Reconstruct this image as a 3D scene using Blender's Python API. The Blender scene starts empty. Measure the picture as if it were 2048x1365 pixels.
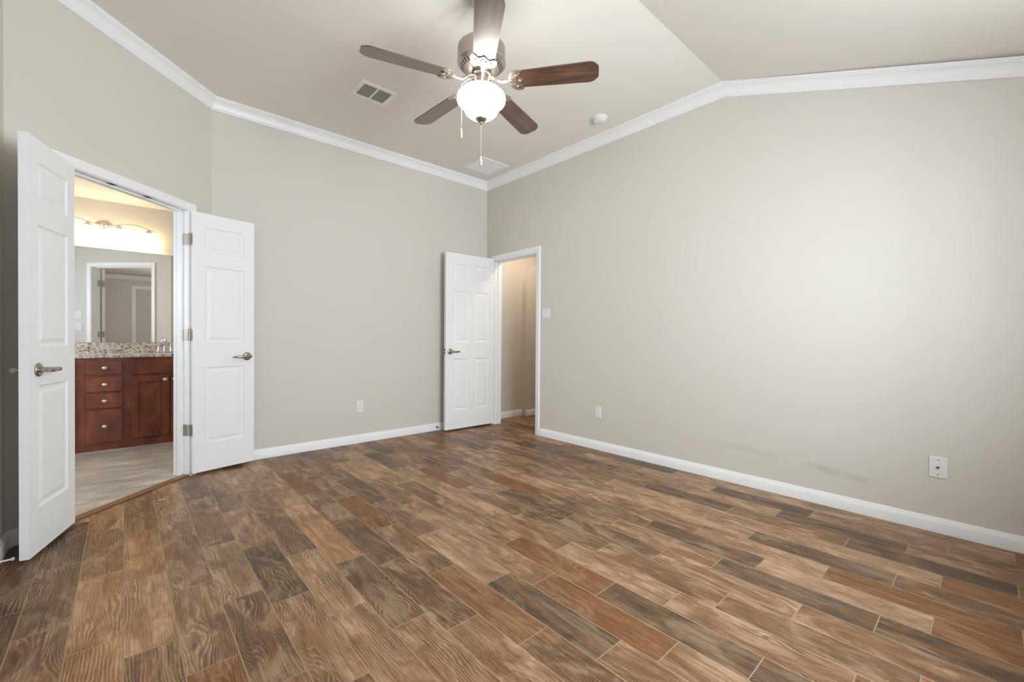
import bpy, bmesh, math, random
from mathutils import Vector, Matrix

# ------------------------------------------------------------------ camera, sky, large lights, exposure
scene = bpy.context.scene
COL = scene.collection
S = math.sqrt(0.5)
XR, YB = 3.4208, 4.2966          # right wall, back wall
DX = 0.5318                      # corner between back wall and angled wall
XL, YN = -0.452, -0.55           # left wall, window wall behind the camera
ZC = 3.033                       # flat ceiling
YK, SL = 1.38, 0.3363            # crease and fall of the sloping ceiling
DL = 1.388                       # length of the angled wall
WT = 0.115                       # wall thickness


def make_camera():
    yaw, pit, rol = 0.7323015, -0.0090541, -0.0071324
    f = Vector((math.sin(yaw) * math.cos(pit), math.cos(yaw) * math.cos(pit), math.sin(pit)))
    r = Vector((math.cos(yaw), -math.sin(yaw), 0))
    u = r.cross(f)
    r2 = math.cos(rol) * r - math.sin(rol) * u
    u2 = math.sin(rol) * r + math.cos(rol) * u
    cd = bpy.data.cameras.new('camera')
    cd.sensor_fit = 'HORIZONTAL'
    cd.sensor_width = 36.0
    cd.lens = 861.912 / 2048 * 36.0
    cd.clip_start = 0.02
    cam = bpy.data.objects.new('camera', cd)
    COL.objects.link(cam)
    m = Matrix((r2, u2, -f)).transposed().to_4x4()
    m.translation = Vector((0, 0, 1.08935))
    cam.matrix_world = m
    scene.camera = cam


make_camera()
scene.view_settings.view_transform = 'Standard'
scene.view_settings.look = 'None'
scene.view_settings.exposure = 0.03
scene.view_settings.gamma = 1.0
scene.view_settings.use_curve_mapping = False
scene.cycles.max_bounces = 12
scene.cycles.diffuse_bounces = 8
scene.cycles.glossy_bounces = 6
scene.cycles.use_denoising = True
scene.cycles.sample_clamp_indirect = 6.0

world = bpy.data.worlds.new('sky')
scene.world = world
world.use_nodes = True
wn = world.node_tree.nodes
wn['Background'].inputs[0].default_value = (0.75, 0.87, 1.0, 1)
wn['Background'].inputs[1].default_value = 1.0


def area_light(name, loc, target, sx, sy, power, color, spread=math.pi):
    ld = bpy.data.lights.new(name, 'AREA')
    ld.shape = 'RECTANGLE'
    ld.size, ld.size_y = sx, sy
    ld.energy = power
    ld.color = color
    ld.spread = spread
    o = bpy.data.objects.new(name, ld)
    COL.objects.link(o)
    o.location = loc
    d = Vector(target) - Vector(loc)
    o.rotation_euler = d.to_track_quat('-Z', 'Y').to_euler()
    return o


DAY = (0.84, 0.94, 1.0)
WINDOWS = [(1.00, 1.62), (1.74, 2.36)]          # x ranges in the wall behind the camera
WZ0, WZ1 = 0.85, 2.10
for i, (a, b) in enumerate(WINDOWS):
    area_light('daylight', ((a + b) / 2, YN - 0.30, (WZ0 + WZ1) / 2), ((a + b) / 2, 3, (WZ0 + WZ1) / 2), b - a + 0.1, WZ1 - WZ0 + 0.1, 110, DAY)

area_light('daylight', (-2.00, 4.4, 1.55), (0, 4.7, 1.2), 1.0, 0.9, 42, DAY)      # added to brighten the bathroom, outside its added window

# ------------------------------------------------------------------ helpers


def lin(c):
    c = c / 255.0
    return c / 12.92 if c <= 0.04045 else ((c + 0.055) / 1.055) ** 2.4


def rgb(r, g, b):
    return (lin(r), lin(g), lin(b), 1)


class MB:
    """collects shapes into one mesh"""

    def __init__(self):
        self.v, self.f, self.sm = [], [], []

    def add(self, vs, fs, smooth=False):
        n = len(self.v)
        self.v += [tuple(p) for p in vs]
        self.f += [tuple(i + n for i in q) for q in fs]
        self.sm += [smooth] * len(fs)

    def box(self, x0, x1, y0, y1, z0, z1, bevel=0.0):
        if bevel:
            bm = bmesh.new()
            bmesh.ops.create_cube(bm, size=1)
            for v in bm.verts:
                v.co = Vector(((x0 + x1) / 2 + v.co.x * (x1 - x0), (y0 + y1) / 2 + v.co.y * (y1 - y0), (z0 + z1) / 2 + v.co.z * (z1 - z0)))
            bmesh.ops.bevel(bm, geom=bm.edges[:], offset=bevel, segments=2, profile=0.5, affect='EDGES', clamp_overlap=True)
            bm.verts.index_update()
            self.add([v.co for v in bm.verts], [[v.index for v in q.verts] for q in bm.faces])
            bm.free()
            return self
        v = [(x0, y0, z0), (x1, y0, z0), (x1, y1, z0), (x0, y1, z0), (x0, y0, z1), (x1, y0, z1), (x1, y1, z1), (x0, y1, z1)]
        self.add(v, [(0, 3, 2, 1), (4, 5, 6, 7), (0, 1, 5, 4), (1, 2, 6, 5), (2, 3, 7, 6), (3, 0, 4, 7)])
        return self

    def obox(self, M, *a, **k):
        t = MB()
        t.box(*a, **k)
        self.add([M @ Vector(p) for p in t.v], t.f)
        return self

    def prism(self, poly, z0, z1):
        n = len(poly)
        v = [(p[0], p[1], z0) for p in poly] + [(p[0], p[1], z1) for p in poly]
        f = [tuple(range(n - 1, -1, -1)), tuple(range(n, 2 * n))]
        f += [(i, (i + 1) % n, n + (i + 1) % n, n + i) for i in range(n)]
        self.add(v, f)
        return self

    def lathe(self, prof, c=(0, 0, 0), n=32, axis='Z', sx=1.0, sy=1.0, smooth=True):
        vs, fs = [], []
        for (r, z) in prof:
            for i in range(n):
                a = 2 * math.pi * i / n
                p = (r * math.cos(a) * sx, r * math.sin(a) * sy, z)
                if axis == 'Y':
                    p = (p[0], p[2], p[1])
                elif axis == 'X':
                    p = (p[2], p[0], p[1])
                vs.append((p[0] + c[0], p[1] + c[1], p[2] + c[2]))
        m = len(prof)
        for j in range(m - 1):
            for i in range(n):
                k = (i + 1) % n
                fs.append((j * n + i, j * n + k, (j + 1) * n + k, (j + 1) * n + i))
        if prof[0][0] > 1e-6:
            fs.append(tuple(range(n - 1, -1, -1)))
        if prof[-1][0] > 1e-6:
            fs.append(tuple((m - 1) * n + i for i in range(n)))
        self.add(vs, fs, smooth)
        return self

    def tube(self, pts, rad, n=10, flat=None):
        """round tube along pts; rad a number or a list; flat squeezes the tube along a given axis"""
        pts = [Vector(p) for p in pts]
        if not isinstance(rad, (list, tuple)):
            rad = [rad] * len(pts)
        vs, fs = [], []
        ref = None
        for i, p in enumerate(pts):
            d = (pts[min(i + 1, len(pts) - 1)] - pts[max(i - 1, 0)]).normalized()
            if ref is None:
                ref = Vector((0, 0, 1)) if abs(d.z) < 0.9 else Vector((1, 0, 0))
            a = d.cross(ref).normalized()
            b = a.cross(d).normalized()
            ref = b
            r = rad[i]
            ra, rb = (r if isinstance(r, tuple) else (r, r))
            for k in range(n):
                t = 2 * math.pi * k / n
                vs.append(p + a * (ra * math.cos(t)) + b * (rb * math.sin(t)))
        for j in range(len(pts) - 1):
            for k in range(n):
                l = (k + 1) % n
                fs.append((j * n + k, j * n + l, (j + 1) * n + l, (j + 1) * n + k))
        fs.append(tuple(range(n - 1, -1, -1)))
        fs.append(tuple((len(pts) - 1) * n + k for k in range(n)))
        self.add(vs, fs, True)
        return self

    def sweep(self, path, normals, profile, n_start=None, n_end=None):
        """profile (d, z): d along the wall's inward normal, z up; mitred in plan"""
        m = len(profile)
        vs, fs = [], []
        segs = [Vector((a[0], a[1])) for a in normals]
        for i, p in enumerate(path):
            n1 = segs[i - 1] if i > 0 else (Vector(n_start) if n_start else segs[0])
            n2 = segs[i] if i < len(segs) else (Vector(n_end) if n_end else segs[-1])
            mt = (n1 + n2) / (1 + n1.dot(n2))
            for d, z in profile:
                vs.append((p[0] + mt.x * d, p[1] + mt.y * d, p[2] + z))
        for j in range(len(path) - 1):
            for k in range(m):
                l = (k + 1) % m
                fs.append((j * m + k, (j + 1) * m + k, (j + 1) * m + l, j * m + l))
        fs.append(tuple(range(m)))
        fs.append(tuple((len(path) - 1) * m + k for k in range(m - 1, -1, -1)))
        self.add(vs, fs)
        return self

    def build(self, name, mat, parent=None, world=False, smooth_angle=None, fix=True):
        me = bpy.data.meshes.new(name)
        vs = self.v
        if parent is not None and world:
            inv = parent.matrix_basis.inverted()
            if parent.parent:
                inv = (parent.parent.matrix_basis @ parent.matrix_basis).inverted()
            vs = [inv @ Vector(p) for p in vs]
        me.from_pydata([tuple(p) for p in vs], [], self.f)
        me.polygons.foreach_set('use_smooth', self.sm)
        me.update()
        if fix:
            bm = bmesh.new()
            bm.from_mesh(me)
            bmesh.ops.recalc_face_normals(bm, faces=bm.faces[:])
            bm.to_mesh(me)
            bm.free()
        if smooth_angle is not None:
            me.polygons.foreach_set('use_smooth', [True] * len(me.polygons))
            me.set_sharp_from_angle(angle=smooth_angle)
        elif any(self.sm):
            me.set_sharp_from_angle(angle=math.radians(50))
        o = bpy.data.objects.new(name, me)
        if mat:
            me.materials.append(mat)
        COL.objects.link(o)
        if parent is not None:
            o.parent = parent
        return o


def tag(o, label=None, cat=None, group=None, kind=None):
    if label:
        o['label'] = label
    if cat:
        o['category'] = cat
    if group:
        o['group'] = group
    if kind:
        o['kind'] = kind
    return o


def struct(o, label, cat):
    return tag(o, label, cat, kind='structure')


def empty(name, loc, rz=0.0):
    o = bpy.data.objects.new(name, None)
    o.empty_display_size = 0.05
    COL.objects.link(o)
    o.location = loc
    o.rotation_euler = (0, 0, rz)
    o.matrix_basis = Matrix.Translation(loc) @ Matrix.Rotation(rz, 4, 'Z')
    return o


def copy_part(src, parent, loc=None):
    c = src.copy()
    COL.objects.link(c)
    c.parent = parent
    if loc is not None:
        c.location = loc
    for ch in list(src.children):
        copy_part(ch, c)
    return c


# ------------------------------------------------------------------ materials
class NT:
    """small node-graph helper"""

    def __init__(self, name):
        self.m = bpy.data.materials.new(name)
        self.m.use_nodes = True
        self.t = self.m.node_tree
        self.n = self.t.nodes
        self.b = self.n['Principled BSDF']

    def node(self, typ, **kw):
        q = self.n.new(typ)
        for k, v in kw.items():
            setattr(q, k, v)
        return q

    def link(self, a, b):
        self.t.links.new(a, b)

    def setin(self, sock, v):
        if hasattr(v, 'is_output'):
            self.link(v, sock)
        else:
            sock.default_value = v

    def math(self, op, a, b=None, c=None, clamp=False):
        q = self.node('ShaderNodeMath', operation=op, use_clamp=clamp)
        self.setin(q.inputs[0], a)
        if b is not None:
            self.setin(q.inputs[1], b)
        if c is not None:
            self.setin(q.inputs[2], c)
        return q.outputs[0]

    def mix(self, fac, a, b, blend='MIX'):
        q = self.node('ShaderNodeMix', data_type='RGBA', blend_type=blend)
        self.setin(q.inputs[0], fac)
        self.setin(q.inputs[6], a)
        self.setin(q.inputs[7], b)
        return q.outputs[2]

    def noise(self, vec, scale, detail=2.0, rough=0.5, dist=0.0):
        q = self.node('ShaderNodeTexNoise')
        if vec is not None:
            self.link(vec, q.inputs['Vector'])
        q.inputs['Scale'].default_value = scale
        q.inputs['Detail'].default_value = detail
        q.inputs['Roughness'].default_value = rough
        q.inputs['Distortion'].default_value = dist
        return q.outputs[0]

    def ramp(self, fac, stops, interp='LINEAR'):
        q = self.node('ShaderNodeValToRGB')
        q.color_ramp.interpolation = interp
        e = q.color_ramp.elements
        while len(e) < len(stops):
            e.new(0.5)
        for i, (p, c) in enumerate(stops):
            e[i].position = p
            e[i].color = c
        self.link(fac, q.inputs[0])
        return q.outputs[0]

    def maprange(self, v, a, b, c, d):
        q = self.node('ShaderNodeMapRange')
        self.setin(q.inputs[0], v)
        for i, x in enumerate((a, b, c, d)):
            q.inputs[i + 1].default_value = x
        return q.outputs[0]

    def combine(self, x, y, z):
        q = self.node('ShaderNodeCombineXYZ')
        self.setin(q.inputs[0], x)
        self.setin(q.inputs[1], y)
        self.setin(q.inputs[2], z)
        return q.outputs[0]

    def sep(self, v):
        q = self.node('ShaderNodeSeparateXYZ')
        self.link(v, q.inputs[0])
        return q.outputs

    def pos(self):
        return self.node('ShaderNodeNewGeometry').outputs['Position']

    def obj(self):
        return self.node('ShaderNodeTexCoord').outputs['Object']

    def bump(self, h, strength, dist=0.01):
        q = self.node('ShaderNodeBump')
        q.inputs['Strength'].default_value = strength
        q.inputs['Distance'].default_value = dist
        self.link(h, q.inputs['Height'])
        self.link(q.outputs[0], self.b.inputs['Normal'])

    def base(self, c):
        self.setin(self.b.inputs['Base Color'], c)

    def set(self, **kw):
        for k, v in kw.items():
            self.setin(self.b.inputs[k.replace('_', ' ')], v)
        return self


def plain(name, col, rough=0.5, metal=0.0, spec=0.5, bump=0.0, bscale=200):
    g = NT(name)
    n = g.noise(g.obj(), 6.0, 3)
    c1 = col
    c2 = tuple(x * 0.96 for x in col[:3]) + (1,)
    g.base(g.mix(n, c1, c2))
    g.set(Roughness=rough, Metallic=metal)
    g.b.inputs['Specular IOR Level'].default_value = spec
    if bump:
        g.bump(g.noise(g.obj(), bscale, 2), bump, 0.002)
    return g.m


WALLC = rgb(212, 207, 200)


def wall_paint(name, col, scuffs=False):
    g = NT(name)
    p = g.pos()
    n = g.noise(p, 1.3, 3)
    c = g.mix(n, col, tuple(x * 0.985 for x in col[:3]) + (1,))
    if scuffs:
        x, y, z = g.sep(p)
        tot = None
        for (cy, cz, ry, rz, tilt, st) in [(0.66, 0.225, 0.22, 0.035, 0.10, 0.28), (1.22, 0.272, 0.30, 0.03, 0.05, 0.14), (1.95, 0.33, 0.28, 0.03, 0.05, 0.08)]:
            dy = g.math('SUBTRACT', y, cy)
            dz = g.math('SUBTRACT', g.math('SUBTRACT', z, cz), g.math('MULTIPLY', dy, tilt))
            e = g.math('ADD', g.math('POWER', g.math('ABSOLUTE', g.math('DIVIDE', dy, ry)), 2.0), g.math('POWER', g.math('ABSOLUTE', g.math('DIVIDE', dz, rz)), 2.0))
            mk = g.math('MULTIPLY', g.maprange(e, 0.0, 1.0, 1.0, 0.0), st)
            tot = mk if tot is None else g.math('ADD', tot, mk)
        sm = g.math('MULTIPLY', tot, g.maprange(g.noise(g.combine(0.0, g.math('MULTIPLY', y, 9.0), g.math('MULTIPLY', z, 30.0)), 1.0, 3), 0.3, 0.65, 0.1, 1.0))
        c = g.mix(sm, c, rgb(120, 118, 118))
    g.base(c)
    g.set(Roughness=0.62)
    g.b.inputs['Specular IOR Level'].default_value = 0.3
    g.bump(g.noise(p, 160, 2), 0.06, 0.003)
    return g.m


M = {}
M['wall'] = wall_paint('wall_paint', WALLC)
M['wall_scuffed'] = wall_paint('wall_paint_scuffed', WALLC, True)
M['ceiling'] = wall_paint('ceiling_paint', rgb(232, 227, 221))
M['white'] = plain('white_trim_paint', rgb(241, 242, 243), 0.38, spec=0.45)
M['door'] = plain('white_door_paint', rgb(240, 241, 242), 0.42, spec=0.4)
M['plastic'] = plain('white_plastic', rgb(231, 231, 230), 0.35)
M['nickel'] = plain('satin_nickel', rgb(172, 165, 155), 0.3, 1.0)
M['hinge'] = plain('brushed_hinge_metal', rgb(176, 168, 158), 0.42, 0.7)
M['darknickel'] = plain('aged_nickel', rgb(120, 114, 106), 0.35, 1.0)
M['chrome'] = plain('chrome', rgb(225, 225, 228), 0.08, 1.0)
M['fannickel'] = plain('brushed_nickel', rgb(196, 188, 178), 0.34, 1.0)
M['dark'] = plain('dark_slot', rgb(28, 28, 28), 0.7)
M['slot'] = plain('grey_outlet_slot', rgb(135, 135, 135), 0.6)
M['screw'] = plain('screw_metal', rgb(120, 120, 118), 0.4, 1.0)
M['ventgrey'] = plain('vent_slat_paint', rgb(150, 150, 145), 0.5)
M['beige'] = plain('ivory_fob', rgb(214, 194, 160), 0.45)
M['rubber'] = plain('grey_rubber', rgb(190, 190, 188), 0.6)
M['knob'] = plain('bright_knob', rgb(236, 231, 225), 0.28, 0.7)
M['greydoor'] = plain('grey_door_paint', rgb(205, 203, 196), 0.5)


def mat_floor():
    g = NT('wood_look_planks')
    at = g.node('ShaderNodeAttribute', attribute_name='plank')
    tone, r1, r2 = g.sep(at.outputs['Vector'])
    uv = g.node('ShaderNodeUVMap', uv_map='UVMap').outputs[0]
    u, v, _ = g.sep(uv)
    # sideways and along-plank coordinates with a random start for each plank
    du = g.math('ADD', u, g.math('MULTIPLY', r1, 37.0))
    dv = g.math('ADD', v, g.math('MULTIPLY', r2, 53.0))

    def nz(su, sv, w, det=2, ro=0.5, di=0.0):
        return g.noise(g.combine(g.math('MULTIPLY', du, su), g.math('MULTIPLY', dv, sv), w), 1.0, det, ro, di)
    big = nz(9.0, 3.0, 1.0, 5, 0.68, 1.1)                    # pale and dark blotches
    figure = nz(6.5, 2.2, 3.0, 2, 0.45, 0.2)                # shape of the grain figure
    area = nz(9.0, 2.4, 11.0, 2)                            # where the figure is strong
    fine = nz(260.0, 7.0, 5.0, 3, 0.65)                     # pores and streaks
    streak = nz(60.0, 2.5, 8.0, 3, 0.6)
    # grain lines: bands of the warped sideways coordinate
    amp = g.math('ADD', 5.0, g.math('MULTIPLY', g.math('POWER', r2, 1.5), 18.0))
    ph = g.math('ADD', g.math('MULTIPLY', du, 96.0), g.math('MULTIPLY', figure, amp))
    ph = g.math('ADD', ph, g.math('MULTIPLY', nz(50.0, 18.0, 7.0), 0.9))
    fr = g.math('FRACT', ph)
    line = g.math('ABSOLUTE', g.math('SUBTRACT', g.math('MULTIPLY', fr, 2.0), 1.0))
    line = g.maprange(line, 0.22, 0.74, 0.0, 1.0)           # broad dark bands, thin pale lines
    base = g.ramp(tone, [(0.0, rgb(80, 63, 48)), (0.25, rgb(102, 75, 53)), (0.5, rgb(136, 100, 71)), (0.72, rgb(164, 130, 99)), (0.80, rgb(172, 124, 80)), (0.88, rgb(126, 83, 47)), (1.0, rgb(118, 76, 42))])
    pale = g.mix(0.60, base, rgb(204, 173, 140))
    darkc = g.mix(0.72, base, rgb(56, 39, 26))
    calm = g.maprange(tone, 0.82, 0.90, 1.0, 0.35)          # the rust coloured planks are plainer
    c = g.mix(g.math('MULTIPLY', g.maprange(big, 0.475, 0.60, 0.0, 0.95), g.math('MULTIPLY', calm, g.maprange(tone, 0.0, 0.5, 0.35, 1.0))), base, pale)
    c = g.mix(g.math('MULTIPLY', g.maprange(big, 0.47, 0.33, 0.0, 0.85), calm), c, darkc)
    c = g.mix(g.math('MULTIPLY', g.maprange(nz(14.0, 6.0, 21.0, 3, 0.6), 0.50, 0.62, 0.0, 0.50), calm), c, rgb(132, 88, 52))
    fa = g.math('MULTIPLY', g.maprange(area, 0.43, 0.60, 0.16, 1.0), calm)
    c = g.mix(g.math('MULTIPLY', line, g.math('MULTIPLY', fa, 0.60)), c, darkc)
    c = g.mix(g.math('MULTIPLY', g.maprange(line, 0.15, 0.0, 0.0, 1.0), g.math('MULTIPLY', fa, 0.45)), c, pale)
    c = g.mix(g.math('MULTIPLY', g.maprange(fine, 0.52, 0.64, 0.0, 1.0), 0.50), c, darkc)
    c = g.mix(g.math('MULTIPLY', g.maprange(fine, 0.46, 0.34, 0.0, 1.0), 0.28), c, pale)
    c = g.mix(g.maprange(streak, 0.53, 0.66, 0.0, 0.55), c, darkc)
    # grout between the planks
    wdt = 0.1481
    e = g.math('MINIMUM', g.math('MINIMUM', u, g.math('SUBTRACT', wdt, u)), g.math('MINIMUM', v, g.math('SUBTRACT', 0.598, v)))
    gm = g.maprange(e, 0.0015, 0.0024, 1.0, 0.0)
    c = g.mix(gm, c, rgb(158, 136, 112))
    g.base(c)
    g.set(Roughness=g.math('ADD', 0.38, g.math('MULTIPLY', gm, 0.3)))
    g.b.inputs['Specular IOR Level'].default_value = 0.22
    h = g.math('SUBTRACT', g.math('MULTIPLY', line, -0.25), g.math('MULTIPLY', gm, 1.0))
    g.bump(h, 0.25, 0.0012)
    return g.m


def mat_walnut():
    g = NT('walnut_blade')
    x, y, z = g.sep(g.obj())
    vec = g.combine(g.math('MULTIPLY', x, 3.0), g.math('MULTIPLY', y, 34.0), z)
    n = g.noise(vec, 1.0, 4, 0.6, 0.6)
    fine = g.noise(g.combine(g.math('MULTIPLY', x, 9.0), g.math('MULTIPLY', y, 190.0), z), 1.0, 2)
    c = g.ramp(n, [(0.3, rgb(50, 33, 25)), (0.5, rgb(82, 56, 43)), (0.68, rgb(110, 78, 58))])
    c = g.mix(g.maprange(fine, 0.5, 0.7, 0.0, 0.45), c, rgb(48, 28, 20))
    g.base(c)
    g.set(Roughness=0.34, Coat_Weight=1.0, Coat_Roughness=0.34)
    return g.m


def mat_cherry():
    g = NT('cherry_cabinet')
    p = g.pos()
    x, y, z = g.sep(p)
    n = g.noise(g.combine(g.math('MULTIPLY', x, 7.0), y, g.math('MULTIPLY', z, 5.0)), 1.0, 4, 0.6, 0.4)
    f = g.noise(g.combine(g.math('MULTIPLY', x, 60.0), y, g.math('MULTIPLY', z, 8.0)), 1.0, 3)
    c = g.ramp(n, [(0.3, rgb(94, 47, 32)), (0.52, rgb(122, 63, 43)), (0.7, rgb(145, 78, 52))])
    c = g.mix(g.maprange(f, 0.5, 0.75, 0.0, 0.35), c, rgb(70, 26, 18))
    g.base(c)
    g.set(Roughness=0.34)
    return g.m


def mat_granite():
    g = NT('speckled_granite')
    p = g.pos()
    n1 = g.noise(p, 28, 4, 0.6, 0.5)
    n2 = g.noise(p, 70, 3, 0.6)
    n3 = g.noise(p, 46, 3, 0.65, 1.0)
    c = g.ramp(n1, [(0.35, rgb(182, 168, 154)), (0.5, rgb(208, 201, 195)), (0.65, rgb(228, 224, 220))])
    c = g.mix(g.maprange(n2, 0.56, 0.62, 0.0, 0.8), c, rgb(112, 100, 92))
    c = g.mix(g.maprange(n3, 0.575, 0.61, 0.0, 0.95), c, rgb(38, 34, 36))
    g.base(c)
    g.set(Roughness=0.12)
    return g.m


def mat_tile():
    g = NT('stone_tile')
    p = g.pos()
    x, y, z = g.sep(p)
    n = g.noise(g.combine(g.math('MULTIPLY', x, 3.0), g.math('MULTIPLY', y, 9.0), 2.0), 1.0, 5, 0.6, 0.8)
    n2 = g.noise(p, 3.0, 4, 0.6)
    c = g.ramp(n, [(0.3, rgb(152, 141, 130)), (0.5, rgb(186, 176, 163)), (0.68, rgb(212, 202, 190))])
    c = g.mix(g.maprange(n2, 0.45, 0.65, 0.0, 0.5), c, rgb(168, 166, 164))
    fx = g.math('FRACT', g.math('DIVIDE', g.math('ADD', x, 0.147 + 4.6), 0.4605))
    fy = g.math('FRACT', g.math('DIVIDE', g.math('SUBTRACT', y, 0.28), 0.4605))
    ex = g.math('MINIMUM', fx, g.math('SUBTRACT', 1.0, fx))
    ey = g.math('MINIMUM', fy, g.math('SUBTRACT', 1.0, fy))
    gx = g.maprange(ex, 0.006, 0.010, 1.0, 0.0)
    gy = g.math('MULTIPLY', g.maprange(ey, 0.004, 0.008, 1.0, 0.0), 0.4)
    gm = g.math('MAXIMUM', gx, gy)
    c = g.mix(gm, c, rgb(186, 172, 154))
    g.base(c)
    g.set(Roughness=0.36)
    g.bump(g.math('MULTIPLY', gm, -1.0), 0.3, 0.002)
    return g.m


def mat_emit(name, col, strength, edge=0.5):
    g = NT(name)
    g.base((0.8, 0.8, 0.78, 1))
    n = g.noise(g.obj(), 9.0, 2)
    g.set(Roughness=0.3)
    g.b.inputs['Emission Color'].default_value = col
    g.setin(g.b.inputs['Emission Strength'], g.math('MULTIPLY', g.maprange(n, 0.3, 0.7, 0.9, 1.1), strength))
    return g.m


def mat_mirror():
    g = NT('mirror_silver')
    n = g.noise(g.obj(), 2.0, 1)
    g.base(g.mix(n, (0.90, 0.91, 0.91, 1), (0.88, 0.89, 0.89, 1)))
    g.set(Roughness=0.0, Metallic=1.0)
    return g.m


def mat_glass():
    m = bpy.data.materials.new('window_glass')
    m.use_nodes = True
    t = m.node_tree
    t.nodes.clear()
    o = t.nodes.new('ShaderNodeOutputMaterial')
    tr = t.nodes.new('ShaderNodeBsdfTransparent')
    gl = t.nodes.new('ShaderNodeBsdfGlossy')
    gl.inputs['Roughness'].default_value = 0.0
    mx = t.nodes.new('ShaderNodeMixShader')
    mx.inputs[0].default_value = 0.06
    t.links.new(tr.outputs[0], mx.inputs[1])
    t.links.new(gl.outputs[0], mx.inputs[2])
    t.links.new(mx.outputs[0], o.inputs[0])
    return m


M['floor'] = mat_floor()
M['walnut'] = mat_walnut()
M['cherry'] = mat_cherry()
M['granite'] = mat_granite()
M['tile'] = mat_tile()
M['bowl'] = mat_emit('lit_frosted_bowl', (1.0, 0.93, 0.84, 1), 20.0)
M['shade'] = mat_emit('lit_frosted_shade', (1.0, 0.78, 0.48, 1), 12.0)
M['hallglow'] = mat_emit('lit_hall_fixture', (1.0, 0.84, 0.64, 1), 62.0)
M['mirror'] = mat_mirror()
M['glass'] = mat_glass()
M['strip'] = plain('oak_transition', rgb(132, 94, 66), 0.45)

# ------------------------------------------------------------------ walls


def wall(name, origin, d, out, pieces, m0, m1, mat, label, t=WT):
    """pieces: polygons (along, height); the far face is lengthened by m0, m1 at the two ends"""
    mb = MB()
    allt = [p[0] for q in pieces for p in q]
    lo, hi = min(allt), max(allt)
    for q in pieces:
        n = len(q)
        fr, bk = [], []
        for a, z in q:
            fr.append((origin[0] + d[0] * a, origin[1] + d[1] * a, z))
            e = a - m0 if abs(a - lo) < 1e-6 else (a + m1 if abs(a - hi) < 1e-6 else a)
            bk.append((origin[0] + d[0] * e + out[0] * t, origin[1] + d[1] * e + out[1] * t, z))
        mb.add(fr + bk, [tuple(range(n)), tuple(range(2 * n - 1, n - 1, -1))] + [(i, n + i, n + (i + 1) % n, (i + 1) % n) for i in range(n)])
    return struct(mb.build(name, mat), label, 'wall')


def rect(a, b, z0, z1):
    return [(a, z0), (b, z0), (b, z1), (a, z1)]


TOP = ZC + 0.04


def zslope(y):
    return ZC - SL * (YK - y)


HDD = 2.060                                 # head of the double doors
HD = 2.045                                  # head of the door openings
# entry door opening in the right wall, measured from the far corner
E0, E1 = YB - 4.150, YB - 3.390
wall('wall_right', (XR, YB), (0, -1), (1, 0),
     [rect(0, E0, 0, TOP), rect(E0, E1, HD, TOP), rect(E1, YB - YK, 0, TOP),
      [(YB - YK, 0), (YB - YN, 0), (YB - YN, zslope(YN) + 0.04), (YB - YK, TOP)]],
     WT, WT, M['wall_scuffed'], 'long greige painted wall on the right with a doorway near the corner')
wall('wall_back', (XR, YB), (-1, 0), (0, 1), [rect(0, XR - DX, 0, TOP)], WT, 0.0476, M['wall'],
     'greige painted wall between the double doors and the far corner')
T0, T1 = 0.220, 1.142                        # double door opening along the angled wall
wall('wall_diagonal', (DX, YB), (-S, -S), (-S, S),
     [rect(0, T0, 0, TOP), rect(T0, T1, HDD, TOP), rect(T1, DL, 0, TOP)], 0.0476, 0.0476, M['wall'],
     'angled greige wall holding the double doors to the bathroom')
YLC = YB - DL * S                            # far end of the left wall
XL = DX - DL * S
wall('wall_left', (XL, YLC), (0, -1), (-1, 0),
     [rect(0, YLC - YK, 0, TOP), [(YLC - YK, 0), (YLC - YN, 0), (YLC - YN, zslope(YN) + 0.04), (YLC - YK, TOP)]],
     0.0476, WT, M['wall'], 'left wall starting at the edge of the photo beside the double doors')
# wall behind the camera with two windows and a closed door
zt = zslope(YN) + 0.03
GD0, GD1 = 0.17, 0.93
xs = [XL, GD0, GD1, WINDOWS[0][0], WINDOWS[0][1], WINDOWS[1][0], WINDOWS[1][1], XR]
pcs = []
for i in range(len(xs) - 1):
    a, b = xs[i] - XL, xs[i + 1] - XL
    if i == 1:
        pcs.append(rect(a, b, 2.10, zt))
    elif i in (3, 5):
        pcs += [rect(a, b, 0, WZ0), rect(a, b, WZ1, zt)]
    else:
        pcs.append(rect(a, b, 0, zt))
wall('wall_near', (XL, YN), (1, 0), (0, -1), pcs, WT, WT, M['wall'], 'window wall behind the camera seen only in the mirror')

# bathroom shell
YV, ZBC = 6.06, 2.45
BX0, BX1 = -1.75, 1.05
wall('wall_bathroom', (BX0, YV), (1, 0), (0, 1), [rect(0, BX1 - BX0, 0, 2.6)], WT, WT, M['wall'],
     'bathroom wall behind the mirror and vanity light')
wall('wall_bathroom_right', (BX1, YV), (0, -1), (1, 0), [rect(0, YV - YB - WT, 0, 2.6)], 0, 0, M['wall'], 'bathroom side wall to the right of the vanity')
BW0, BW1 = 3.9, 4.9                            # opening for the added, unseen bathroom window
wall('wall_bathroom_left', (BX0, 2.3), (0, 1), (-1, 0), [rect(0, BW0 - 2.3, 0, 2.6), rect(BW0 - 2.3, BW1 - 2.3, 0, 1.1), rect(BW0 - 2.3, BW1 - 2.3, 2.0, 2.6), rect(BW1 - 2.3, YV - 2.3, 0, 2.6)], 0, 0, M['wall'], 'bathroom side wall to the left of the vanity')
wall('wall_bathroom_front', (XL - WT, 2.3), (-1, 0), (0, -1), [rect(0, XL - WT - BX0, 0, 2.6)], 0, 0, M['wall'], 'bathroom wall opposite the vanity')

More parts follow.
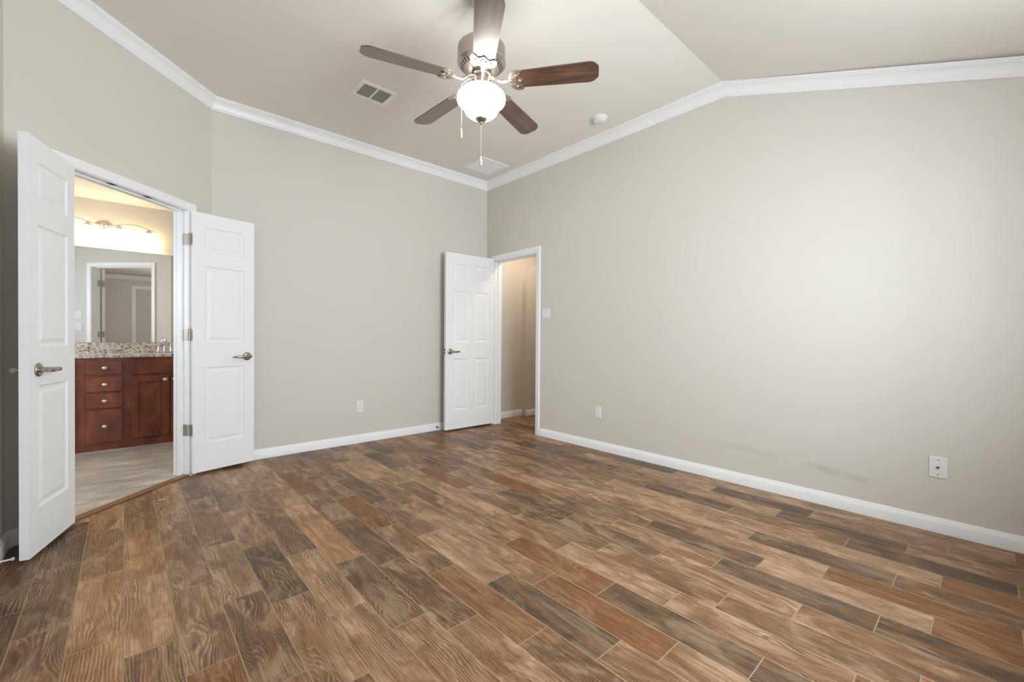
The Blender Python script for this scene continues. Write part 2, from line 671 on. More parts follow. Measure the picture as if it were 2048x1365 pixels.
# hall behind the entry door
mbh = MB()
mbh.box(XR + WT, 5.3, 4.373, 4.373 + WT, 0, 2.6)
struct(mbh.build('wall_hall', M['wall']), 'hallway wall seen through the open entry door', 'wall')
mba = MB()
arc = [(4.115, 0), (4.115, 1.78)] + [(4.115 + 0.30 * (1 - math.cos(a)), 1.78 + 0.36 * math.sin(a)) for a in [math.radians(k) for k in (15, 30, 45, 60, 75, 90)]] + [(5.3, 2.14), (5.3, 0)]
n_ = len(arc)
mba.add([(x, 4.285, z) for x, z in arc] + [(x, 4.373, z) for x, z in arc],
        [tuple(range(n_)), tuple(range(2 * n_ - 1, n_ - 1, -1))] + [(i, (i + 1) % n_, n_ + (i + 1) % n_, n_ + i) for i in range(n_)])
struct(mba.build('wall_hall_niche', M['wall']), 'stepped hallway wall with a curved top edge beyond the entry door', 'wall')
mbe = MB()
mbe.box(5.3, 5.3 + WT, 2.7, 4.5, 0, 2.6)
mbe.box(XR + WT, 5.3, 2.6, 2.7, 0, 2.6)
struct(mbe.build('wall_hall_end', M['wall']), 'far end walls of the hallway', 'wall')

# ceilings
mc = MB()
x0, x1 = XL - 0.06, XR + 0.06
yb = YB + 0.06
pts = [(yb, ZC), (YK, ZC), (YN - 0.05, zslope(YN - 0.05))]
vs = []
for y, z in pts:
    vs += [(x0, y, z), (x1, y, z)]
for y, z in pts:
    vs += [(x0, y, z + 0.12), (x1, y, z + 0.12)]
mc.add(vs, [(0, 1, 3, 2), (2, 3, 5, 4), (6, 8, 9, 7), (8, 10, 11, 9), (0, 6, 7, 1), (4, 5, 11, 10), (0, 2, 8, 6), (2, 4, 10, 8), (1, 7, 9, 3), (3, 9, 11, 5)])
struct(mc.build('ceiling', M['ceiling']), 'bedroom ceiling, flat and then sloping down past a crease', 'ceiling')
mc = MB().prism([(BX0, 2.3), (XL - 0.05, 2.3), (XL - 0.05, YLC + 0.03), (DX - 0.03, YB + 0.05), (BX1, YB + 0.05), (BX1, YV), (BX0, YV)], ZBC, ZBC + 0.08)
struct(mc.build('ceiling_bathroom', M['ceiling']), 'cream lit bathroom ceiling above the vanity light', 'ceiling')
mc = MB().box(XR + WT - 0.02, 5.35, 2.65, 4.45, ZBC, ZBC + 0.08)
struct(mc.build('ceiling_hall', M['ceiling']), 'hallway ceiling beyond the entry door', 'ceiling')

# ------------------------------------------------------------------ floor
random.seed(11)
PX0, PW, PL = 1.033, 0.1481, 0.598
OFF = {0: 0.507, 1: 0.281, 2: 0.139}
# planks one can tell apart in the photograph: (column, near end) -> tone
TONES = {(0, 1.105): .97, (1, 0.879): .06, (2, 0.737): .95, (3, 1.105): .93, (3, 0.507): .10, (-4, 1.933): .08, (-5, 2.075): .62, (-5, 1.477): .30,
         (-4, 1.335): .58, (-3, 1.703): .70, (-3, 1.105): .66, (-2, 1.477): .22, (-2, 0.879): .55, (-1, 1.335): .30, (-1, 1.933): .12, (-1, 0.737): .52,
         (0, 1.703): .42, (1, 1.477): .72, (2, 1.335): .55, (0, 0.507): .30, (1, 0.281): .45, (7, 0.281): .05, (7, -0.317): .08, (8, 0.139): .60, (8, -0.459): .92,
         (9, -0.091): .95, (10, 0.281): .12, (6, 0.507): .50, (6, -0.091): .45, (-3, 2.301): .33, (-2, 2.075): .80, (-6, 1.703): .50, (-6, 2.301): .46,
         (-7, 1.933): .76, (-7, 1.335): .42, (-8, 1.477): .80, (-8, 2.075): .79, (-8, 2.673): .52, (-6, 1.105): .88, (-7, 2.531): .80, (-7, 3.129): .42, (-9, 2.301): .36, (-9, 1.703): .48, (-9, 2.899): .16, (-10, 1.933): .20, (-10, 2.531): .15, (-6, 2.899): .55, (-5, 2.673): .48, (-4, 2.531): .60, (-3, 2.899): .45, (4, 1.477): .50, (5, 1.335): .3, (4, 0.879): .62, (5, 0.737): .42}  # leftmost columns: the warm reflection is put into their tones too
me = bpy.data.meshes.new('floor')
fv, ff, uvs, cols = [], [], [], []
for k in range(-12, 31):
    xa = PX0 + k * PW
    base = OFF[k % 3]
    for j in range(-4, 9):
        ya = base + j * PL
        xb, yc = xa + PW, ya + PL
        mx, my = (xa + xb) / 2, (ya + yc) / 2
        if mx > XR + 0.35:
            if yc < 2.5 or ya > 4.6 or xa > 5.35:
                continue
        else:
            if yc < YN - .1 or ya > YB + 0.25 or xb < XL - 0.1:
                continue
            if (mx - my) * S < S * (DX - YB) - 0.45:
                continue
        tone = None
        for (kk, yy), tv in TONES.items():
            if kk == k and abs(yy - ya) < 0.03:
                tone = tv
        if tone is None:
            q = random.random()
            tone = random.uniform(0, .2) if q < .20 else random.uniform(.25, .55) if q < .62 else random.uniform(.55, .78) if q < .90 else random.uniform(.86, .97)
        rc = (tone, random.random(), random.random(), 1)
        i = len(fv)
        fv += [(xa, ya, 0), (xb, ya, 0), (xb, yc, 0), (xa, yc, 0)]
        ff.append((i, i + 1, i + 2, i + 3))
        uvs += [(0, 0), (PW, 0), (PW, PL), (0, PL)]
        cols += [rc] * 4
me.from_pydata(fv, [], ff)
uvl = me.uv_layers.new(name='UVMap')
for i, q in enumerate(uvs):
    uvl.data[i].uv = q
ca = me.attributes.new('plank', 'FLOAT_COLOR', 'CORNER')
for i, q in enumerate(cols):
    ca.data[i].color = q
me.materials.append(M['floor'])
fl = bpy.data.objects.new('floor', me)
COL.objects.link(fl)
struct(fl, 'wood look plank tile floor in mixed browns', 'floor')


def dpt(t, off):
    """a point of the angled wall: t along it from the right corner, off into the room"""
    return (DX - t * S + off * S, YB - t * S - off * S)


mt = MB()
o1, o2 = dpt(-0.06, -0.04), dpt(DL + 0.06, -0.04)
mt.prism([(BX0, 2.3), (XL - 0.06, 2.3), o2, o1, (BX1, YB + 0.06), (BX1, YV), (BX0, YV)], -0.05, 0.006)
struct(mt.build('floor_bathroom', M['tile']), 'pale stone tile floor of the bathroom', 'floor')
ms = MB()
MD = Matrix(((-S, S, 0, DX), (-S, -S, 0, YB), (0, 0, 1, 0), (0, 0, 0, 1)))     # local x along the wall, y into the room
ms.obox(MD, T0 + 0.002, T1 - 0.002, -0.048, 0.006, 0.0, 0.012, bevel=0.004)
struct(ms.build('trim_8', M['strip']), 'thin brown transition strip on the floor under the double doors', 'trim')

# ------------------------------------------------------------------ crown, baseboards
CROWN = [(0, 0), (0, -0.098), (0.010, -0.098), (0.014, -0.095), (0.015, -0.091), (0.013, -0.086), (0.013, -0.080), (0.017, -0.077), (0.019, -0.072),
         (0.0225, -0.060), (0.028, -0.048), (0.036, -0.036), (0.046, -0.026), (0.055, -0.021), (0.055, -0.015), (0.060, -0.013), (0.063, -0.009), (0.064, 0)]
NB, NRR, ND, NLL, NNR = (0, -1), (-1, 0), (S, -S), (1, 0), (0, 1)
P_d0, P_dl = (DX, YB), (XL, YLC)


def crown(name, path, normals, ns, ne, label):
    o = MB().sweep(path, normals, CROWN, ns, ne).build(name, M['white'], smooth_angle=math.radians(28))
    struct(o, label, 'crown molding')


crown('trim_1', [(XR, YB, ZC), (DX, YB, ZC)], [NB], NRR, ND, 'white crown molding along the back wall')
crown('trim_2', [(XR, YB, ZC), (XR, YK, ZC), (XR, YN, zslope(YN))], [NRR, NRR], NB, NNR, 'white crown molding along the right wall, bent at the ceiling crease')
crown('trim_3', [(DX, YB, ZC), (XL, YLC, ZC)], [ND], NB, NLL, 'white crown molding above the double doors')
crown('trim_4', [(XL, YLC, ZC), (XL, YK, ZC), (XL, YN, zslope(YN))], [NLL, NLL], ND, NNR, 'white crown molding along the left wall')
crown('trim_5', [(XL, YN, zslope(YN)), (XR, YN, zslope(YN))], [NNR], NLL, NRR, 'white crown molding on the wall behind the camera')

BASE = [(0, 0.001), (0.014, 0.001), (0.014, 0.060), (0.0125, 0.064), (0.0105, 0.066), (0.0105, 0.069), (0.0085, 0.072), (0.006, 0.078), (0.005, 0.084), (0.0035, 0.086), (0, 0.086)]


def baseboard(name, path, normals, ns=None, ne=None, label=''):
    o = MB().sweep([(p[0], p[1], 0) for p in path], normals, BASE, ns, ne).build(name, M['white'], smooth_angle=math.radians(28))
    struct(o, label, 'baseboard')


CW = 0.057                                   # casing width
baseboard('baseboard_back', [(XR, YB), (DX, YB), dpt(T0 - CW - 0.006, 0)], [NB, ND], NRR, None, 'white baseboard along the back wall')
baseboard('baseboard_right', [(XR, 3.384 - CW), (XR, YN)], [NRR], None, NNR, 'white baseboard along the right wall')
baseboard('baseboard_left', [dpt(T1 + CW + 0.006, 0), (XL, YLC), (XL, YN)], [ND, NLL], None, NNR, 'white baseboard in the left corner behind the open double door leaf')
baseboard('baseboard_hall', [(4.115, 4.285), (5.3, 4.285)], [NB], None, None, 'white baseboard of the stepped hallway wall')
baseboard('baseboard_hall_recess', [(XR + WT, 4.373), (4.115, 4.373)], [NB], None, None, 'white baseboard of the recessed hallway wall')
baseboard('baseboard_near', [(XL, YN), (GD0 - 0.06, YN)], [NNR], NLL, None, 'white baseboard behind the camera')

# ------------------------------------------------------------------ casings and jambs
CAS = [(0, 0), (0, 0.009), (0.006, 0.012), (0.014, 0.011), (0.030, 0.0135), (0.042, 0.017), (0.050, 0.018), (0.055, 0.0165), (0.057, 0.013), (0.057, 0)]


def casing(mb, Mx, a, b, h, z0=0.001):
    """Mx: local x along the wall, y out of the wall, z up; frames the opening a..b"""
    vs, m = [], len(CAS)
    for cx, sg, zz, up in ((a, -1, z0, 0), (a, -1, h, 1), (b, 1, h, 1), (b, 1, z0, 0)):
        for u, n in CAS:
            vs.append(Mx @ Vector((cx + sg * u, n, zz + up * u)))
    fs = []
    for j in range(3):
        for k in range(m):
            l = (k + 1) % m
            fs.append((j * m + k, (j + 1) * m + k, (j + 1) * m + l, j * m + l))
    fs += [tuple(range(m)), tuple(3 * m + k for k in range(m - 1, -1, -1))]
    mb.add(vs, fs)


def jamb(mb, Mx, a, b, h, depth, stop=0.045):
    """lining of the opening: local y from 0 (room face) to -depth, with a door stop"""
    t = 0.018
    mb.obox(Mx, a - 0.0, a + t, -depth, 0.0, 0.001, h)
    mb.obox(Mx, b - t, b, -depth, 0.0, 0.001, h)
    mb.obox(Mx, a, b, -depth, 0.0, h - t, h)
    s0, s1 = -stop - 0.035, -stop
    mb.obox(Mx, a + t, a + t + 0.011, s0, s1, 0.001, h - t)
    mb.obox(Mx, b - t - 0.011, b - t, s0, s1, 0.001, h - t)
    mb.obox(Mx, a + t, b - t, s0, s1, h - t - 0.011, h - t)


MDF = MD                                                                        # room side of the angled wall
MDB = Matrix(((-S, -S, 0, DX - WT * S), (-S, S, 0, YB + WT * S), (0, 0, 1, 0), (0, 0, 0, 1)))   # bathroom side
cm = MB()
casing(cm, MDF, T0 + 0.012, T1 - 0.012, HDD - 0.014)
casing(cm, MDB, T0 + 0.012, T1 - 0.012, HDD - 0.014)
jamb(cm, MDF, T0, T1, HDD, WT)
fr1 = struct(cm.build('trim_6', M['white'], smooth_angle=math.radians(25)), 'white casing and jambs around the double door opening', 'door frame')
MR = Matrix(((0, -1, 0, XR), (-1, 0, 0, YB), (0, 0, 1, 0), (0, 0, 0, 1)))        # local x from the far corner, y into the room
cm = MB()
casing(cm, MR, E0 + 0.006, E1 - 0.006, HD - 0.004)
jamb(cm, MR, E0, E1, HD, WT)
struct(cm.build('trim_7', M['white'], smooth_angle=math.radians(25)), 'white casing and jambs around the entry doorway', 'door frame')
MN = Matrix(((1, 0, 0, 0), (0, 1, 0, YN), (0, 0, 1, 0), (0, 0, 0, 1)))
cm = MB()
casing(cm, MN, GD0, GD1, 2.10)
jamb(cm, MN, GD0, GD1, 2.10, WT)
struct(cm.build('trim_9', M['white'], smooth_angle=math.radians(25)), 'white door casing behind the camera seen in the mirror', 'door frame')
d4 = MB().box(GD0 + .02, GD1 - .02, YN - 0.05, YN - 0.015, 0.01, 2.08)
struct(d4.build('door_4', M['greydoor']), 'pale grey closed door behind the camera seen in the mirror', 'door')

# windows behind the camera
for i, (a, b) in enumerate(WINDOWS):
    w = empty('window_%d' % (i + 1), ((a + b) / 2, YN, WZ0))
    struct(w, ('left' if i == 0 else 'right') + ' white framed window behind the camera', 'window')
    f = MB()
    casing(f, MN, a, b, WZ1, WZ0)
    f.box(a - .05, b + .05, YN, YN + .05, WZ0 - .03, WZ0)
    for (xa, xb, za, zb) in ((a, a + .045, WZ0, WZ1), (b - .045, b, WZ0, WZ1), (a, b, WZ0, WZ0 + .045), (a, b, WZ1 - .045, WZ1), (a, b, 1.26, 1.31)):
        f.box(xa, xb, YN - .09, YN - .04, za, zb)
    f.build('window_frame', M['white'], w, world=True)
    MB().box(a + .04, b - .04, YN - .068, YN - .064, WZ0 + .04, WZ1 - .04).build('pane', M['glass'], w, world=True)

w = empty('window_3', (BX0, (BW0 + BW1) / 2, 1.1))  # unseen window, added to let daylight onto the vanity and tile
struct(w, 'added unseen window letting light into the bathroom from the left of the vanity', 'window')
f = MB()
for (ya, yc, za, zb) in ((BW0, BW0 + .05, 1.1, 2.0), (BW1 - .05, BW1, 1.1, 2.0), (BW0, BW1, 1.1, 1.15), (BW0, BW1, 1.95, 2.0)):
    f.box(BX0 - .08, BX0 - .03, ya, yc, za, zb)
f.build('window_frame', M['white'], w, world=True)
MB().box(BX0 - .058, BX0 - .054, BW0 + .045, BW1 - .045, 1.145, 1.955).build('pane', M['glass'], w, world=True)

# ------------------------------------------------------------------ doors
PZ = [(0.218, 0.815), (1.004, 1.600), (1.714, 1.906)]     # panels, heights above the leaf's foot
DT = 0.035


def door_mesh(w, h, cols, side):
    """leaf with raised panels on both faces; the face seen from the room lies at y = 0 and looks along side * y"""
    mb = MB()
    xs = sorted({0.0, w} | {v for c in cols for v in c})
    zs = sorted({0.0, h} | {v for c in PZ for v in c})
    for face in (0, 1):
        yb_ = 0.0 if face == 0 else -side * DT
        o = side if face == 0 else -side

        def q(x, z, dep):
            return (x, yb_ - o * dep, z)
        for i in range(len(xs) - 1):
            for j in range(len(zs) - 1):
                a, b, c, d = xs[i], xs[i + 1], zs[j], zs[j + 1]
                if (a, b) in cols and (c, d) in PZ:
                    rings = []
                    for ins, dep in ((0, 0), (0.004, 0.0045), (0.010, 0.0068), (0.020, 0.0072), (0.028, 0.0055), (0.040, 0.0022)):
                        rings.append([q(a + ins, c + ins, dep), q(b - ins, c + ins, dep), q(b - ins, d - ins, dep), q(a + ins, d - ins, dep)])
                    for r in range(len(rings) - 1):
                        mb.add(rings[r] + rings[r + 1], [(k, (k + 1) % 4, 4 + (k + 1) % 4, 4 + k) for k in range(4)])
                    mb.add(rings[-1], [(0, 1, 2, 3)])
                else:
                    mb.add([q(a, c, 0), q(b, c, 0), q(b, d, 0), q(a, d, 0)], [(0, 1, 2, 3)])
    y0, y1 = 0.0, -side * DT
    mb.add([(0, y0, 0), (w, y0, 0), (w, y1, 0), (0, y1, 0), (0, y0, h), (w, y0, h), (w, y1, h), (0, y1, h)],
           [(0, 1, 2, 3), (4, 5, 6, 7), (0, 3, 7, 4), (1, 2, 6, 5)])
    bm = bmesh.new()
    vv = [bm.verts.new(p) for p in mb.v]
    for f in mb.f:
        bm.faces.new([vv[i] for i in f])
    bmesh.ops.remove_doubles(bm, verts=bm.verts[:], dist=1e-5)
    bm.verts.index_update()
    r = MB()
    r.add([v.co.copy() for v in bm.verts], [[v.index for v in f.verts] for f in bm.faces])
    bm.free()
    return r


def lever(parent, x, z, y, o, label=None):
    """rosette and lever on one face; the lever points to the hinge side (-x)"""
    h = MB()
    h.tube([(x, y, z), (x, y + o * 0.046, z)], 0.0130, 16)
    pts, rad = [], []
    for s, yy, zz, r in ((0.013, 0.046, 0, (0.0115, 0.012)), (0.0, 0.050, 0, (0.0125, 0.0130)), (-0.02, 0.051, 0, (0.0115, 0.0120)), (-0.05, 0.0515, 0.0005, (0.0100, 0.0115)), (-0.076, 0.051, -0.0005, (0.0075, 0.0105)),
                         (-0.100, 0.046, -0.001, (0.0050, 0.0080)), (-0.114, 0.040, -0.001, (0.0032, 0.0050))):
        pts.append((x + s, y + o * yy, z + zz))
        rad.append(r)
    h.tube(pts, rad, 14)
    ho = h.build('lever_handle', M['nickel'], parent)
    r = MB()
    r.lathe([(0.0, 0.0), (0.033, 0.0), (0.0335, o * 0.004), (0.031, o * 0.008), (0.022, o * 0.0105), (0.0, o * 0.0115)], (x, y, z), 28, 'Y')
    r.build('rosette', M['nickel'], ho)
    return ho


def hinge(parent, z, side, jambM, mat):
    """barrel at the leaf's pivot, one plate on the leaf's edge and one on the jamb"""
    h = MB()
    y1 = -side * DT
    zc0, zc1 = z - 0.044, z + 0.044
    for k in range(5):
        h.lathe([(0.0, 0), (0.0058, 0), (0.0058, 0.0168), (0.0, 0.0168)], (-0.006, y1 - side * 0.004, zc0 + k * 0.0176), 12)
    h.lathe([(0.0, 0), (0.0045, 0.001), (0.0035, 0.004), (0, 0.006)], (-0.006, y1 - side * 0.004, zc1), 12)
    ya, yc = sorted((y1, -side * 0.004))
    h.box(-0.0016, 0.0, ya, yc, zc0, zc1)
    h2 = MB()
    a = Vector(parent.matrix_basis @ Vector((-0.006, y1 - side * 0.004, 0)))
    jx, jy0, jy1 = jambM[1]
    h2.obox(jambM[0], min(jx, jx + jambM[2] * 0.0016), max(jx, jx + jambM[2] * 0.0016), jy0, jy1, zc0 + parent.location.z, zc1 + parent.location.z)
    inv = parent.matrix_basis.inverted()
    h.add([inv @ Vector(p) for p in h2.v], h2.f)
    h.build('hinge', mat, parent)


ZF = 0.012
HL = 2.030


def leaf(name, corner, ang, w, cols, side, label, zfoot=ZF, hl=HL):
    e = empty(name, (corner[0], corner[1], zfoot), ang)
    struct(e, label, 'door')
    door_mesh(w, hl, cols, side).build('leaf', M['door'], e)
    return e


# right leaf of the pair
c3 = [(0.080, 0.363)]
angR = math.atan2(0.109, 0.4355)
dR = leaf('door_1', (0.3885, 4.081), angR, 0.443, c3, -1, 'right leaf of the white double doors, opened against the back wall', 0.023, 2.012)
lever(dR, 0.386, 0.890, 0.0, -1)
lever(dR, 0.386, 0.890, DT, 1)
for z in (0.33, 1.066, 1.80):
    hinge(dR, z, -1, (MDF, (T0 + 0.018, -0.040, -0.004), 1), M['hinge'])
# left leaf
angL = math.atan2(3.052 - 3.494, -0.338 + 0.2115)
dL = leaf('door_2', (-0.2098, 3.466), angL, 0.4560, [(0.082, 0.376)], 1, 'left leaf of the white double doors, nearest the camera and standing ajar', 0.0205, 2.014)
lever(dL, 0.378, 0.893, 0.0, 1)
lever(dL, 0.378, 0.893, -DT, -1)
for z in (0.33, 1.066, 1.80):
    hinge(dL, z, 1, (MDF, (T1 - 0.018, -0.040, -0.004), -1), M['hinge'])
# entry door
angE = math.atan2(4.135 - 4.120, 2.708 - 3.397)
dE = leaf('door_3', (3.397, 4.120), angE, 0.690, [(0.088, 0.288), (0.386, 0.588)], 1, 'white six panel entry door swung open in the far corner', 0.022)
lever(dE, 0.632, 0.897, 0.0, 1)
lever(dE, 0.632, 0.897, -DT, -1)
for z in (0.33, 1.066, 1.80):
    hinge(dE, z, 1, (MR, (E0 + 0.018, -0.040, -0.004), 1), M['white'])
lp = MB().box(0.690, 0.6915, -0.030, -0.006, 0.870, 0.927)
latch = lp.build('latch_plate', M['darknickel'], dE)
MB().box(0.6915, 0.6985, -0.024, -0.012, 0.892, 0.904, bevel=0.002).build('latch_bolt', M['knob'], latch)

# ball catches in the head of the double doors
for t, lab in ((0.815, 'left metal ball catch plate under the head of the double doors'), (0.560, 'right metal ball catch plate under the head of the double doors')):
    b = MB().obox(MDF, t - 0.028, t + 0.028, -0.036, -0.012, HDD - 0.0195, HDD - 0.018)
    o = b.build('ball_catch', M['darknickel'])
    tag(o, lab, 'door catch', 'ball catches in the double door head')
    b2 = MB().obox(MDF, t - 0.008, t + 0.008, -0.031, -0.017, HDD - 0.0215, HDD - 0.0195)
    b2.build('strike_hole', M['dark'], o)

# door stops
st = empty('door_stop', (2.687, YB - 0.014, 0.045))
tag(st, 'dark short door stop screwed to the back baseboard beside the entry door', 'door stop')
MB().tube([(0, 0, 0), (0, -0.006, 0), (0, -0.012, 0), (0, -0.052, 0)], [0.011, 0.010, 0.005, 0.005], 12).build('rod', M['darknickel'], st)
MB().tube([(0, -0.052, 0), (0, -0.064, 0)], 0.009, 12).build('bumper', M['rubber'], st)
# the one at the left wall, its white rod reaching the left leaf
st = empty('door_stop', (XL + 0.014, 2.996, 0.052))
tag(st, 'white rod door stop on the left wall touching the left double door leaf', 'door stop')
MB().tube([(0, 0, 0), (0.004, 0, 0), (0.006, 0, 0), (0.047, 0.001, 0)], [0.012, 0.011, 0.0035, 0.0035], 12).build('rod', M['plastic'], st)
MB().tube([(0.047, 0.001, 0), (0.058, 0.001, 0)], 0.0075, 12).build('bumper', M['rubber'], st)

# ------------------------------------------------------------------ plates on the walls


def plate(name, loc, rz, w, h, label, cat):
    """local x across, -y out of the wall"""
    e = empty(name, loc, rz)
    tag(e, label, cat)
    MB().box(-w / 2, w / 2, -0.006, 0.0, -h / 2, h / 2, bevel=0.0025).build('cover_plate', M['plastic'], e)
    return e


def screw(e, x, z):
    MB().lathe([(0, 0), (0.0032, 0), (0.0030, -0.0012), (0, -0.0016)], (x, -0.006, z), 12, 'Y').build('screw', M['screw'], e)


def receptacle(e, z):
    r = MB()
    r.lathe([(0.0, -0.005), (0.0172, -0.005), (0.0172, -0.0078), (0.016, -0.0085), (0.0, -0.0085)], (0, 0, z), 28, 'Y', 1.0, 0.80)
    ro = r.build('receptacle', M['plastic'], e)
    s_ = MB()
    s_.box(-0.0075, -0.0050, -0.0090, -0.0084, z - 0.0005, z + 0.0075)
    s_.box(0.0050, 0.0075, -0.0090, -0.0084, z, z + 0.0070)
    s_.lathe([(0, -0.0090), (0.0025, -0.0090), (0.0025, -0.0084), (0, -0.0084)], (0, 0, z - 0.006), 10, 'Y')
    s_.build('slots', M['slot'], ro)


ol = plate('wall_outlet', (1.7825, YB, 0.372), 0.0, 0.070, 0.116, 'white duplex outlet low on the back wall between the doors', 'outlet')
receptacle(ol, 0.0195)
receptacle(ol, -0.0195)
screw(ol, 0, 0)
# right wall plates face -x: local -y must point to -x
RW = -math.pi / 2
ol = plate('wall_outlet', (XR, 2.546, 0.366), RW, 0.076, 0.118, 'white outlet low on the right wall near the entry doorway', 'outlet')
d_ = MB()
d_.box(-0.0165, 0.0165, -0.0085, -0.004, -0.0335, 0.0335, bevel=0.0015)
do = d_.build('receptacle', M['plastic'], ol)
s_ = MB()
for zz in (0.0165, -0.0165):
    s_.box(-0.0075, -0.005, -0.0090, -0.0084, zz, zz + 0.0075)
    s_.box(0.005, 0.0075, -0.0090, -0.0084, zz, zz + 0.0070)
    s_.lathe([(0, -0.0090), (0.0025, -0.0090), (0.0025, -0.0084), (0, -0.0084)], (0, 0, zz - 0.006), 10, 'Y')
s_.build('slots', M['slot'], do)
screw(ol, 0, 0.048)
screw(ol, 0, -0.048)

sw = plate('light_switch', (XR, 3.247, 1.350), RW, 0.116, 0.118, 'white double switch plate on the right wall beside the entry doorway', 'switch')
for x in (-0.023, 0.023):
    t_ = MB()
    t_.box(x - 0.0165, x + 0.0165, -0.0075, -0.004, -0.033, 0.033, bevel=0.001)
    t_.add([(x - 0.015, -0.0075, -0.031), (x + 0.015, -0.0075, -0.031), (x + 0.015, -0.0075, 0.031), (x - 0.015, -0.0075, 0.031),
            (x - 0.015, -0.0125, -0.031), (x + 0.015, -0.0125, -0.031), (x + 0.015, -0.0085, 0.0), (x - 0.015, -0.0085, 0.0)],
           [(0, 1, 5, 4), (4, 5, 6, 7), (7, 6, 2, 3), (1, 2, 6, 5), (0, 4, 7, 3)])
    t_.build('rocker', M['plastic'], sw)
    screw(sw, x, 0.048)
    screw(sw, x, -0.048)

cp = plate('cable_plate', (XR, 0.193, 0.370), RW, 0.076, 0.117, 'white cable jack plate on the near part of the right wall', 'cable outlet')
j_ = MB()
j_.lathe([(0, -0.018), (0.0035, -0.018), (0.0045, -0.017), (0.0045, -0.009), (0.0065, -0.009), (0.0065, -0.005), (0, -0.005)], (0, 0, 0), 16, 'Y')
j_.build('coax_jack', M['screw'], cp)
screw(cp, 0, 0.0415)
screw(cp, 0, -0.0415)

# ------------------------------------------------------------------ ceiling fixtures
# supply vent
e = empty('ceiling_vent', (1.484, 3.323, ZC))
tag(e, 'white slatted air vent with dark louvres in the flat ceiling', 'vent')
f = MB()
W2, D2 = 0.146, 0.121
fw = 0.034
for (a, b, c, d) in ((-W2, W2, -D2, -D2 + fw), (-W2, W2, D2 - fw, D2), (-W2, -W2 + fw, -D2 + fw, D2 - fw), (W2 - fw, W2, -D2 + fw, D2 - fw)):
    f.box(a, b, c, d, -0.006, 0.0)
f.box(-0.007, 0.007, -D2 + fw, D2 - fw, -0.007, 0.0)
f.build('frame', M['white'], e)
MB().box(-W2 + fw, W2 - fw, -D2 + fw, D2 - fw, -0.0012, -0.0004).build('duct_opening', M['dark'], e)
base_slat = None
ns = 9
for half in (-1, 1):
    for k in range(ns):
        y = -D2 + fw + (k + 0.6) * (2 * (D2 - fw)) / ns
        xa, xb = (-W2 + fw, -0.007) if half < 0 else (0.007, W2 - fw)
        s1 = MB()
        s1.add([(xa, y - 0.0045, -0.0015), (xb, y - 0.0045, -0.0015), (xb, y + 0.0045, -0.0070), (xa, y + 0.0045, -0.0070),
                (xa, y - 0.0050, -0.0022), (xb, y - 0.0050, -0.0022), (xb, y + 0.0040, -0.0077), (xa, y + 0.0040, -0.0077)],
               [(0, 3, 2, 1), (4, 5, 6, 7), (0, 1, 5, 4), (1, 2, 6, 5), (2, 3, 7, 6), (3, 0, 4, 7)])
        s1.build('slat', M['ventgrey'], e)
MB().box(-W2 + 0.018, -W2 + 0.024, -0.035, 0.03, -0.013, -0.006, bevel=0.001).build('damper_lever', M['white'], e)
# return grille
e = empty('return_grille', (3.060, 3.865, ZC))
tag(e, 'white square return air grille in the ceiling near the far corner', 'vent')
f = MB()
W2, D2, fw = 0.182, 0.180, 0.026
for (a, b, c, d) in ((-W2, W2, -D2, -D2 + fw), (-W2, W2, D2 - fw, D2), (-W2, -W2 + fw, -D2 + fw, D2 - fw), (W2 - fw, W2, -D2 + fw, D2 - fw)):
    f.box(a, b, c, d, -0.009, 0.0)
f.box(-0.005, 0.005, -D2 + fw, D2 - fw, -0.009, 0.0)
f.build('frame', M['white'], e)
for half in (-1, 1):
    lv = MB()
    xa, xb = (-W2 + fw, -0.005) if half < 0 else (0.005, W2 - fw)
    nl = 24
    for k in range(nl):
        y = -D2 + fw + (k + 0.5) * 2 * (D2 - fw) / nl
        lv.add([(xa, y - 0.0068, -0.001), (xb, y - 0.0068, -0.001), (xb, y + 0.0050, -0.0075), (xa, y + 0.0050, -0.0075)], [(0, 1, 2, 3)])
    lv.build('louvre_panel', M['white'], e, fix=False)
MB().box(-W2 + fw, W2 - fw, -D2 + fw, D2 - fw, -0.0008, -0.0002).build('duct_opening', M['ventgrey'], e)
# smoke detector
e = empty('smoke_detector', (3.125, 2.335, ZC))
tag(e, 'round white smoke detector on the ceiling by the right wall crown', 'smoke detector')
MB().lathe([(0, 0), (0.068, 0), (0.069, -0.004), (0.068, -0.012), (0.060, -0.013), (0, -0.013)], n=40).build('base_ring', M['plastic'], e)
MB().lathe([(0, -0.012), (0.060, -0.012), (0.061, -0.020), (0.058, -0.032), (0.048, -0.038), (0.030, -0.041), (0, -0.042)], n=40).build('cover', M['plastic'], e)
b_ = MB()
for k in range(14):
    a = k * 2 * math.pi / 14
    Mx = Matrix.Rotation(a, 4, 'Z')
    b_.obox(Mx, 0.0585, 0.0618, -0.006, 0.006, -0.030, -0.026)
b_.build('vent_slots', M['ventgrey'], e)
MB().lathe([(0, -0.040), (0.009, -0.040), (0.009, -0.044), (0, -0.045)], (-0.012, -0.030, 0), 16).build('test_button', M['plastic'], e)

